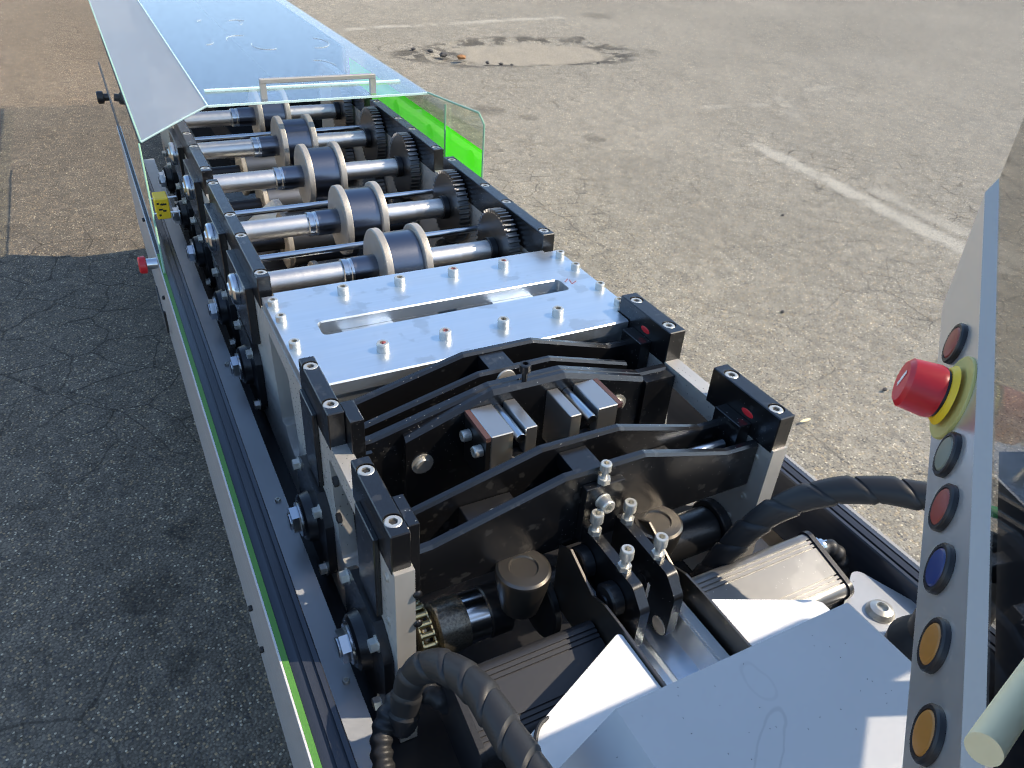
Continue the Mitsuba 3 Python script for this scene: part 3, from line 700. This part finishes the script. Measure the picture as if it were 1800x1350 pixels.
for k in range(NL):
    a = 360.0 / NL * k
    y, z = 0.955 + 0.060 * math.cos(math.radians(a)), 0.69 + 0.060 * math.sin(math.radians(a))
    if chn is None:
        chn = add('chain', lathe([(0, 0), (0.045, 0), (0.052, 0.004), (0.052, 0.012), (0.045, 0.016), (0, 0.016)], 'x', 36), 'mat_greasy_hub', MC, (0.360, 0.955, 0.69), label='oily yellowish roller chain on its sprocket')
    add('link', LINKM, 'mat_chain', chn, (0.368, y, z), RX(a + 90))

# infeed channel between the arms
def channel():
    prof = [(0.640, 0.78), (0.655, 0.862), (0.668, 0.868), (0.684, 0.80), (0.690, 0.740), (0.760, 0.736), (0.766, 0.742), (0.772, 0.736), (0.822, 0.740), (0.830, 0.80), (0.846, 0.868), (0.858, 0.862), (0.873, 0.78)]
    return sg.LineString(prof).buffer(0.0025, cap_style=2, join_style=2)
ch = add('infeed_channel', ext(sg.LineString([(0.694, 0.800), (0.697, 0.735), (0.752, 0.733), (0.757, 0.738), (0.762, 0.733), (0.817, 0.735), (0.820, 0.800)]).buffer(0.003, cap_style=2, join_style=2), 'y', 0.10, 0.90), 'mat_zinc', MC, smooth=25)
for x0, x1 in ((0.672, 0.694), (0.820, 0.842)):
    add('lip', box(x0, x1, 0.10, 0.735, 0.800, 0.8065, 0.001), 'mat_white_edge', ch, smooth=False)
# thin upright guide fins and the white gussets welded to them
def fin(x0, x1):
    p = sg.Polygon([(0.92, 0.70), (0.92, 0.86), (0.88, 0.885), (0.79, 0.845), (0.75, 0.860), (0.70, 0.862), (0.40, 0.858), (0.40, 0.70)])
    return ext(p, 'x', x0, x1)
f1 = add('guide_fin', fin(0.659, 0.664), 'mat_tan_steel', MC, smooth=False)
f2 = add('guide_fin', fin(0.850, 0.855), 'mat_tan_steel', MC, smooth=False)
def gusset(pts): return ext(sg.Polygon(pts).buffer(-0.008).buffer(0.008, 6), 'z', 0.846, 0.852)
add('white_gusset', gusset([(0.657, 0.694), (0.657, 0.30), (0.40, 0.30), (0.397, 0.566), (0.405, 0.582)]), 'mat_white_paint', f1)
add('white_gusset', gusset([(0.857, 0.686), (0.857, 0.30), (1.06, 0.30), (1.06, 0.585), (1.048, 0.597)]), 'mat_white_paint', f2)

# two ribbed actuator motors lying across the bed
def motor_poly():
    w, h = 0.080, 0.078
    p = sg.box(-w, -h, w, h).buffer(-0.020).buffer(0.020, 5)
    cuts = [sg.box(s * (w - 0.014 - 0.010 * k) - 0.0018, h - 0.005, s * (w - 0.014 - 0.010 * k) + 0.0018, h + 0.01) for k in range(1, 4) for s in (-1, 1)]
    cuts += [sg.box(s * w - 0.0035, zc - 0.0012, s * w + 0.0035, zc + 0.0012) for zc in (-0.05, -0.03, -0.01, 0.01, 0.03, 0.05) for s in (-1, 1)]
    return p.difference(unary_union(cuts))
MP = motor_poly()
MCAP = sg.box(-0.084, -0.082, 0.084, 0.082).buffer(-0.022).buffer(0.022, 6)
GLAND = joined(cyl(0.019, 0, 0.012, 'x', 24, 0.001), ext(hexagon(0.023), 'x', 0.012, 0.026), cyl(0.017, 0.026, 0.040, 'x', 24, 0.003), cyl(0.010, 0.040, 0.052, 'x', 18))
def motor(x0, x1, yc, zc, tilt, outer, lab):
    L = x1 - x0
    rot = RX(tilt)
    k = add('actuator_motor', ext(MP, 'x', 0, L), 'mat_motor' if outer > 0 else 'mat_motor_shaded', MC, (x0, yc, zc), rot, smooth=25, label=lab)
    e = x1 if outer > 0 else x0
    add('end_cap', ext(MCAP, 'x', 0.0003 if outer > 0 else -0.0123, 0.0123 if outer > 0 else -0.0003), 'mat_black_plastic', k, (e, yc, zc), rot, smooth=25)
    if outer > 0:
        for dy, dz in ((0.035, 0.050), (-0.060, 0.010)):
            add('cable_gland', GLAND, 'mat_chrome', k, (e + 0.0125, yc + dy, zc + dz), smooth=25)
    return k
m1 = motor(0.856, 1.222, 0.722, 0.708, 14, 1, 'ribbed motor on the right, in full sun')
m2 = motor(0.362, 0.654, 0.722, 0.702, 14, -1, 'ribbed motor on the left, coloured darker to stand for shade')
add('cable_gland', GLAND, 'mat_chrome', m2, (0.352, 0.600, 0.640), RZ(180), smooth=25)

# grey hood over the infeed end
def hood():
    zt, y1 = 0.966, 0.509
    prof = [(0.28, 0.72), (0.507, zt), (0.510, zt), (0.9955, zt), (1.003, zt - 0.006), (1.003, 0.72)]
    return ext(sg.Polygon(prof).buffer(0), 'y', -0.75, y1)
hd = add('hood', hood(), 'mat_hood', MC, smooth=20, label='pale grey painted hood over the near end')
# foot of the console post with its button head bolt
ft = add('post_foot', ext(sg.Polygon([(1.18, 0.58), (1.30, 0.66), (1.34, 0.55), (1.30, 0.40), (1.16, 0.44)]).buffer(0.02, 6), 'z', 0.70, 0.735), 'mat_grey_sheet', MC, smooth=25)
add('button_bolt', lathe([(0.030, 0), (0.030, 0.004), (0.024, 0.014), (0.014, 0.019), (0.012, 0.019), (0.012, 0.010), (0, 0.010)], 'z', 32), 'mat_screw', ft, (1.262, 0.573, 0.735))
add('post', lathe([(0.085, 0), (0.085, 0.05), (0.060, 0.09), (0.055, 0.30)], 'z', 40), 'mat_black_rubber', ft, (1.235, 0.44, 0.735))
add('deck', box(1.012, 1.262, -0.75, 0.62, 0.60, 0.612), 'mat_grey_sheet', MC, smooth=False)

# ------------------------------------------------------------- clear covers at the far end
LZ = 1.148
def sheet(pts):
    v = np.array(pts, float)
    return trimesh.Trimesh(v, [(0, 1, 2), (0, 2, 3)][:len(v) - 2] if len(v) <= 4 else [(0, i, i + 1) for i in range(1, len(v) - 1)], process=False)
ld = add('lid', sheet([(0.406, 3.32, LZ), (1.345, 3.32, LZ), (1.345, 7.8, LZ), (0.406, 7.8, LZ)]), 'mat_acrylic', MC, smooth=False, label='clear acrylic lid reflecting the blue sky')
add('left_wing', sheet([(0.140, 3.32, 1.0265), (0.406, 3.32, LZ), (0.406, 7.8, LZ), (0.140, 7.8, 1.0265)]), 'mat_acrylic_frosted', ld, smooth=False, label='hazy sloping wing of the lid')
add('right_lip', sheet([(1.345, 3.32, LZ), (1.425, 3.36, 1.10), (1.425, 7.8, 1.10), (1.345, 7.8, LZ)]), 'mat_acrylic', ld, smooth=False)
add('edge', box(0.406, 1.345, 3.313, 3.3198, LZ - 0.006, LZ + 0.002), 'mat_acrylic_edge', ld, smooth=False)
add('stiffener', box(0.43, 1.29, 3.53, 3.55, LZ + 0.0005, LZ + 0.008), 'mat_acrylic_edge', ld, smooth=False)
rs = np.random.RandomState(4)
for i in range(9):
    cx, cy, r0, t0 = rs.uniform(0.55, 1.15), rs.uniform(3.6, 5.2), rs.uniform(0.03, 0.09), rs.uniform(0, 6.28)
    t = np.linspace(t0, t0 + rs.uniform(1.2, 3.6), 9)
    arc, _ = sweep(np.c_[cx + r0 * np.cos(t), cy + 1.6 * r0 * np.sin(t), np.full(9, LZ + 0.0012)], 0.0011, 5, 3)
    add('scratch', arc, 'mat_white_edge', ld)
e, _ = sweep([(0.141, 3.317, 1.0265), (0.27, 3.317, 1.087), (0.406, 3.317, LZ)], 0.004, 8)
add('edge', e, 'mat_acrylic_edge', ld)
e, _ = sweep([(0.406, 3.32, LZ + 0.001), (0.406, 5.5, LZ + 0.001), (0.406, 7.8, LZ + 0.001)], 0.0028, 8)
add('edge', e, 'mat_acrylic_edge', ld)
e, _ = sweep([(0.140, 3.32, 1.0265), (0.140, 5.5, 1.0265), (0.140, 7.8, 1.0265)], 0.004, 8)
add('edge', e, 'mat_acrylic_edge_green', ld)
hn = joined(box(0.627, 1.118, 3.365, 3.389, 1.208, 1.226, 0.002), box(0.627, 0.651, 3.366, 3.388, LZ, 1.2078), box(1.094, 1.118, 3.366, 3.388, LZ, 1.2078))
add('handle', hn, 'mat_ground_steel', ld, smooth=False, label='square grey pull handle on the lid')
# left hatch: upright tinted pane from the rail to the wing
hp = add('hatch_pane', sheet([(0.104, 2.72, 0.742), (0.132, 3.32, 1.02), (0.132, 7.8, 1.02), (0.104, 7.8, 0.742)]), 'mat_acrylic_green', MC, smooth=False, label='tinted clear hatch pane on the left side')
e, _ = sweep([(0.104, 2.72, 0.742), (0.118, 3.02, 0.88), (0.132, 3.32, 1.02)], 0.004, 8)
add('edge', e, 'mat_acrylic_edge_green', hp)
yb = add('safety_switch', box(0.135, 0.185, 3.10, 3.19, 0.79, 0.87, 0.003), 'mat_yellow', MC, smooth=False, label='yellow interlock switch box with black print')
for dx, dz, w in ((0.006, 0.060, 0.008), (0.018, 0.056, 0.022), (0.010, 0.036, 0.014), (0.024, 0.030, 0.012), (0.008, 0.014, 0.008)):
    add('print', box(0.135 + dx, 0.135 + dx + w, 3.0990, 3.0996, 0.79 + dz, 0.79 + dz + 0.007), 'mat_black_plastic', yb, smooth=False)
for y in (3.115, 3.17):
    add('pin', cyl(0.004, 0.12, 0.22, 'x', 12), 'mat_chrome', yb, (0, y, 0.85 if y > 3.15 else 0.81))
EB = joined(cyl(0.020, 0.045, 0.09, 'x', 24))
rb = add('side_stop_button', lathe([(0, 0.028), (0.024, 0.028), (0.030, 0.032), (0.032, 0.052), (0.024, 0.056), (0, 0.056)], 'x', 32), 'mat_red_plastic', MC, (0, 2.83, 0.735), label='red mushroom stop button on the left panel')
add('stem', cyl(0.020, 0.056, 0.0915, 'x', 28), 'mat_chrome', rb, (0, 2.83, 0.735))
kb = add('clamp_knob', lathe([(0, 0.035), (0.030, 0.035), (0.034, 0.040), (0.034, 0.066), (0.020, 0.072), (0.020, 0.095), (0, 0.095)], 'x', 24), 'mat_black_plastic', MC, (0, 5.02, 0.79), label='black clamp knob on the far left')
# right guard: upright clear panes with the fluorescent green strip
gp = [(2.735, 0.885), (2.735, 1.165), (2.79, 1.198), (3.318, 1.148), (4.6, 1.148), (4.6, 0.885)]
scene['mat_acrylic_guard'] = {'type': 'thindielectric', 'int_ior': 1.5, 'specular_transmittance': rgb((0.84, 0.93, 0.80))}
gk = add('guard_pane', sheet([(1.340, y, z) for y, z in gp]), 'mat_acrylic_guard', MC, smooth=False, label='clear guard pane with cut corner on the right side')
add('pane', sheet([(1.328, 3.09, 0.885), (1.328, 3.09, 1.155), (1.328, 4.6, 1.140), (1.328, 4.6, 0.885)]), 'mat_acrylic', gk, smooth=False)
for pts in ([(1.340, 2.735, 0.885), (1.340, 2.735, 1.03), (1.340, 2.735, 1.165)], [(1.340, 2.735, 1.165), (1.340, 2.76, 1.182), (1.340, 2.79, 1.198)], [(1.340, 2.79, 1.198), (1.340, 3.05, 1.173), (1.340, 3.318, 1.149)], [(1.328, 3.09, 0.885), (1.328, 3.09, 1.0), (1.328, 3.09, 1.155)]):
    e, _ = sweep(pts, 0.004, 8)
    add('edge', e, 'mat_acrylic_edge_green', gk)
add('green_strip', sheet([(1.3425, 2.74, 0.885), (1.3425, 4.5, 0.885), (1.3425, 4.5, 1.062), (1.3425, 2.74, 1.062)]), 'mat_green_bright', gk, smooth=False, label='fluorescent green strip along the foot of the guard')

# ---------------------------------------------------------------- cable bundles
def spiral_hose(name, pts, r, turns, label, cat, t0=0.0, t1=1.0, pitch_gap=0.16):
    """A bundle wrapped in a spiral band: dark core tube plus overlapping wraps with a stepped edge."""
    core, (C, D, N, B, L, u) = sweep(pts, r * 0.90, 20, 10)
    k = numbered(name)
    thing(k, label, cat)
    add('core', core, 'mat_black_rubber', k)
    from scipy.interpolate import CubicSpline
    cs, ds_, ns = CubicSpline(u, C), CubicSpline(u, D), CubicSpline(u, N)
    n, m = 28, 8
    for w in range(turns):
        a0, a1 = t0 + (t1 - t0) * w / turns, t0 + (t1 - t0) * (w + 1.03 - pitch_gap * 0.45) / turns
        V, F = [], []
        for j in range(m + 1):
            for i in range(n):
                th = 2 * math.pi * i / n
                s = a0 + (a1 - a0) * j / m + (t1 - t0) / turns * 0.30 * math.sin(th)
                s = min(max(s, 0.0), 1.0) * L
                c, d, nn = cs(s), ds_(s), ns(s)
                d = d / np.linalg.norm(d); nn = nn - d * (nn @ d); nn /= np.linalg.norm(nn); b = np.cross(d, nn)
                rr = r * (0.99 + 0.13 * (j / m))
                if j == m: rr = r * 0.90
                V.append(c + rr * (math.cos(th) * nn + math.sin(th) * b))
        for j in range(m):
            for i in range(n):
                l = (i + 1) % n
                F += [(j * n + i, j * n + l, (j + 1) * n + l), (j * n + i, (j + 1) * n + l, (j + 1) * n + i)]
        add('wrap', trimesh.Trimesh(np.array(V), np.array(F), process=False), 'mat_black_rubber', k, smooth=40)
    return k
def P(x, y, Z): return (x, y, 2.0 - Z)
h1 = spiral_hose('spiral_wrapped_cable', [P(0.965, 0.85, 1.38), P(1.01, 0.80, 1.20), P(1.058, 0.757, 1.060), P(1.112, 0.706, 0.985), P(1.165, 0.652, 0.948), P(1.215, 0.592, 0.928), P(1.26, 0.527, 0.922)], 0.0262, 9,
                 'black spiral wrapped cable arching over the sunny motor on the right', 'cable')
g, _ = sweep([P(1.245, 0.55, 0.912), P(1.29, 0.498, 0.915), P(1.335, 0.432, 0.912), P(1.39, 0.338, 0.93)], 0.0105, 14)
add('green_core_cable', g, 'mat_cable_green', h1)
g, _ = sweep([P(1.24, 0.55, 0.94), P(1.28, 0.494, 0.958), P(1.326, 0.423, 0.968), P(1.39, 0.338, 0.995)], 0.0115, 14)
add('black_core_cable', g, 'mat_black_rubber', h1)
spiral_hose('spiral_wrapped_cable', [P(0.272, 0.80, 1.34), P(0.278, 0.79, 1.235), P(0.296, 0.771, 1.15), P(0.319, 0.734, 1.105), P(0.338, 0.68, 1.08), P(0.345, 0.625, 1.062), P(0.350, 0.556, 1.06), P(0.356, 0.488, 1.06), P(0.362, 0.38, 1.07), P(0.366, 0.2, 1.1)], 0.0262, 14,
            'thick black spiral wrapped cable bending forward over the shaded motor on the left', 'cable')
def corrugated(name, pts, r, label, rings):
    m, _ = sweep(pts, lambda t: r * (1 + 0.10 * np.sin(t * rings * 2 * np.pi)), 18, max(8, int(rings * 8 / len(pts))))
    k = add(name, m, 'mat_black_rubber', smooth=True)
    thing(k, label, 'conduit')
corrugated('corrugated_conduit', [P(0.36, 0.79, 1.31), P(0.332, 0.80, 1.28), P(0.297, 0.825, 1.28), P(0.255, 0.815, 1.30), P(0.229, 0.79, 1.325), P(0.217, 0.755, 1.345), P(0.212, 0.70, 1.365), P(0.215, 0.62, 1.39)], 0.020, 'black corrugated conduit looping down beside the left shelf', 16)
corrugated('corrugated_conduit', [P(1.262, 0.752, 1.255), P(1.292, 0.748, 1.25), P(1.312, 0.735, 1.27), P(1.318, 0.715, 1.33), P(1.31, 0.70, 1.42)], 0.019, 'short black corrugated conduit bending down from the end of the sunny motor', 9)
wr, _ = sweep([P(0.36, 0.50, 1.20), P(0.40, 0.545, 1.16), P(0.42, 0.58, 1.145), P(0.47, 0.60, 1.16)], 0.004, 8)
k = add('thin_cable', wr, 'mat_black_rubber')
thing(k, 'thin black cable at the tip of the left white gusset', 'cable')

# ---------------------------------------------------------------- control console
CC = 'control_console'
USED.add(CC)
thing(CC, 'polished stainless control console with a row of round push buttons', 'control panel')
A0 = np.array([0.43409398, 0.12922749, 2.0 - 0.49])
d_ = np.array([0.72936388, 0.6182601, 0.29288697])
n_ = np.array([-0.66902768, 0.7340426, 0.11654796])
u_ = np.array([-0.14293456, -0.28095536, 0.94901728])
FR = np.eye(4); FR[:3, 0], FR[:3, 1], FR[:3, 2] = d_, u_, n_        # local x along the row, y up, z out of the face
def cmat(s, u, w=0.0):
    M = FR.copy(); M[:3, 3] = S * (A0 + s * d_ + u * u_ + w * n_); return T(M)
def cadd(name, mesh, mat, parent, s=0.0, u=0.0, w=0.0, smooth=30, label=None):
    key = numbered(parent + '__' + name)
    ck = (id(mesh), mat, smooth)
    if ck not in CACHE:
        KEEP.append(mesh)
        g = tm(mesh).copy(); g.apply_scale(S)
        CACHE[ck] = mikit.ply(g, mat, smooth=smooth)
    scene[key] = {**CACHE[ck], 'to_world': cmat(s, u, w)}
    if label: labels[key] = {'label': label}
    return key
face = sg.Polygon([(-0.30, -0.042), (0.505, -0.042), (0.522, -0.028), (0.612, 0.042), (-0.30, 0.042)])
fc = cadd('button_face', ext(face, 'z', -0.006, 0.0), 'mat_stainless', CC, smooth=False)
def prism(profile, x0, x1a, slope):
    """Sheet strip: profile of (y, z) points, running in x from x0 to x1a + slope * (y - 0.042)."""
    v, f = [], []
    for y, z in profile:
        xe = x1a + slope * (y - 0.042)
        v += [(x0, y, z), (xe, y, z)]
    for i in range(len(profile) - 1):
        a = 2 * i
        f += [(a, a + 1, a + 3), (a, a + 3, a + 2)]
    return trimesh.Trimesh(np.array(v), np.array(f), process=False)
cadd('bevel', prism([(0.042, 0.0), (0.0545, -0.0085)], -0.30, 0.612, 1.25), 'mat_satin', CC, smooth=False)
cadd('clear_pane', prism([(0.0545, -0.0085), (0.42, -0.0105)], -0.30, 0.612, 1.1), 'mat_smoked_pane', CC, smooth=False, label='smoky clear pane above the button row')
shade_outline = unary_union([sg.box(0.98, 0.115, 1.72, 0.272), sg.Polygon([(0.86, -0.30), (0.86, 0.16), (1.50, 0.16), (1.478, 0.118), (0.93, -0.28)])])
shade_outline = shade_outline.buffer(0.03, 8).buffer(-0.03, 8).buffer(-0.015).buffer(0.015, 6)
add('hood_shade_plate', ext(shade_outline, 'z', 1.595, 1.622), 'mat_grey_sheet', CC, smooth=25)  # unseen plate added to shade the hood, outline shaped to the shadow edge
add('arm_tube', cyl(0.03, 0.735, 1.595, 'z', 28), 'mat_black_cast', CC, (1.245, 0.20, 0))
BEZ = lathe([(0, 0.003), (0.0165, 0.003), (0.0172, 0.0055), (0.0200, 0.0055), (0.0215, 0.004), (0.0215, 0.0)], 'z', 40)
LENS = lathe([(0, 0.0068), (0.010, 0.0066), (0.015, 0.0058), (0.0165, 0.0045), (0.0165, 0.0025)], 'z', 40)
for s, mat, lab in ((-0.001, 'mat_orange_lens', 'orange push button at the near end of the row'), (0.068, 'mat_orange_lens', 'second orange push button of the row'), (0.136, 'mat_blue_lens', 'blue push button'),
                    (0.197, 'mat_red_lens', 'dull red push button beside the blue one'), (0.256, 'mat_pale_lens', 'pale greenish push button'), (0.402, 'mat_red_lens', 'red push button at the far end of the row')):
    b = cadd('push_button', LENS, mat, CC, s, 0.0, 0.0005, label=lab)
    cadd('bezel', BEZ, 'mat_black_plastic', b, s, 0.0, 0.0003)
es = cadd('emergency_stop', lathe([(0, 0.050), (0.020, 0.0494), (0.0245, 0.0455), (0.0265, 0.021), (0.0255, 0.016), (0, 0.016)], 'z', 48), 'mat_red_plastic', CC, 0.327, 0.0, 0.0, label='red mushroom emergency stop on a yellow ring')
cadd('ring', lathe([(0, 0.012), (0.0225, 0.012), (0.0235, 0.0125), (0.0235, 0.016), (0, 0.016)], 'z', 40), 'mat_black_plastic', es, 0.327, 0, 0)
cadd('yellow_collar', lathe([(0, 0.007), (0.025, 0.007), (0.027, 0.0055), (0.030, 0.002), (0, 0.002)], 'z', 44), 'mat_yellow', es, 0.327, 0, 0.006)
cadd('yellow_plate', lathe([(0, 0.003), (0.041, 0.003), (0.042, 0.002), (0.042, 0.0002), (0, 0.0002)], 'z', 56), 'mat_yellow_dull', es, 0.327, 0, 0.0)
cadd('arrow_mark', box(-0.002, 0.002, -0.010, 0.010, 0.0502, 0.0506), 'mat_white_paint', es, 0.327, 0.004, 0.0, smooth=False)
principled('mat_navy', (0.016, 0.024, 0.042), 0.4)
cadd('dark_backing', ext(sg.Polygon([(-0.30, 0.057), (0.226, 0.057), (-0.03, 0.42), (-0.30, 0.42)]), 'z', -0.0165, -0.0125), 'mat_navy', CC, smooth=False, label='dark navy plate behind the smoky pane')
tb, _ = sweep([(0.348, 0.080, 2 - 0.372), (0.39, 0.090, 2 - 0.378), (0.45, 0.104, 2 - 0.386), (0.56, 0.13, 2 - 0.40)], 0.0095, 24)
k = add('tube_handle', tb, 'mat_ivory', smooth=40)
thing(k, 'ivory tube handle with a blunt end in front of the console', 'handle')
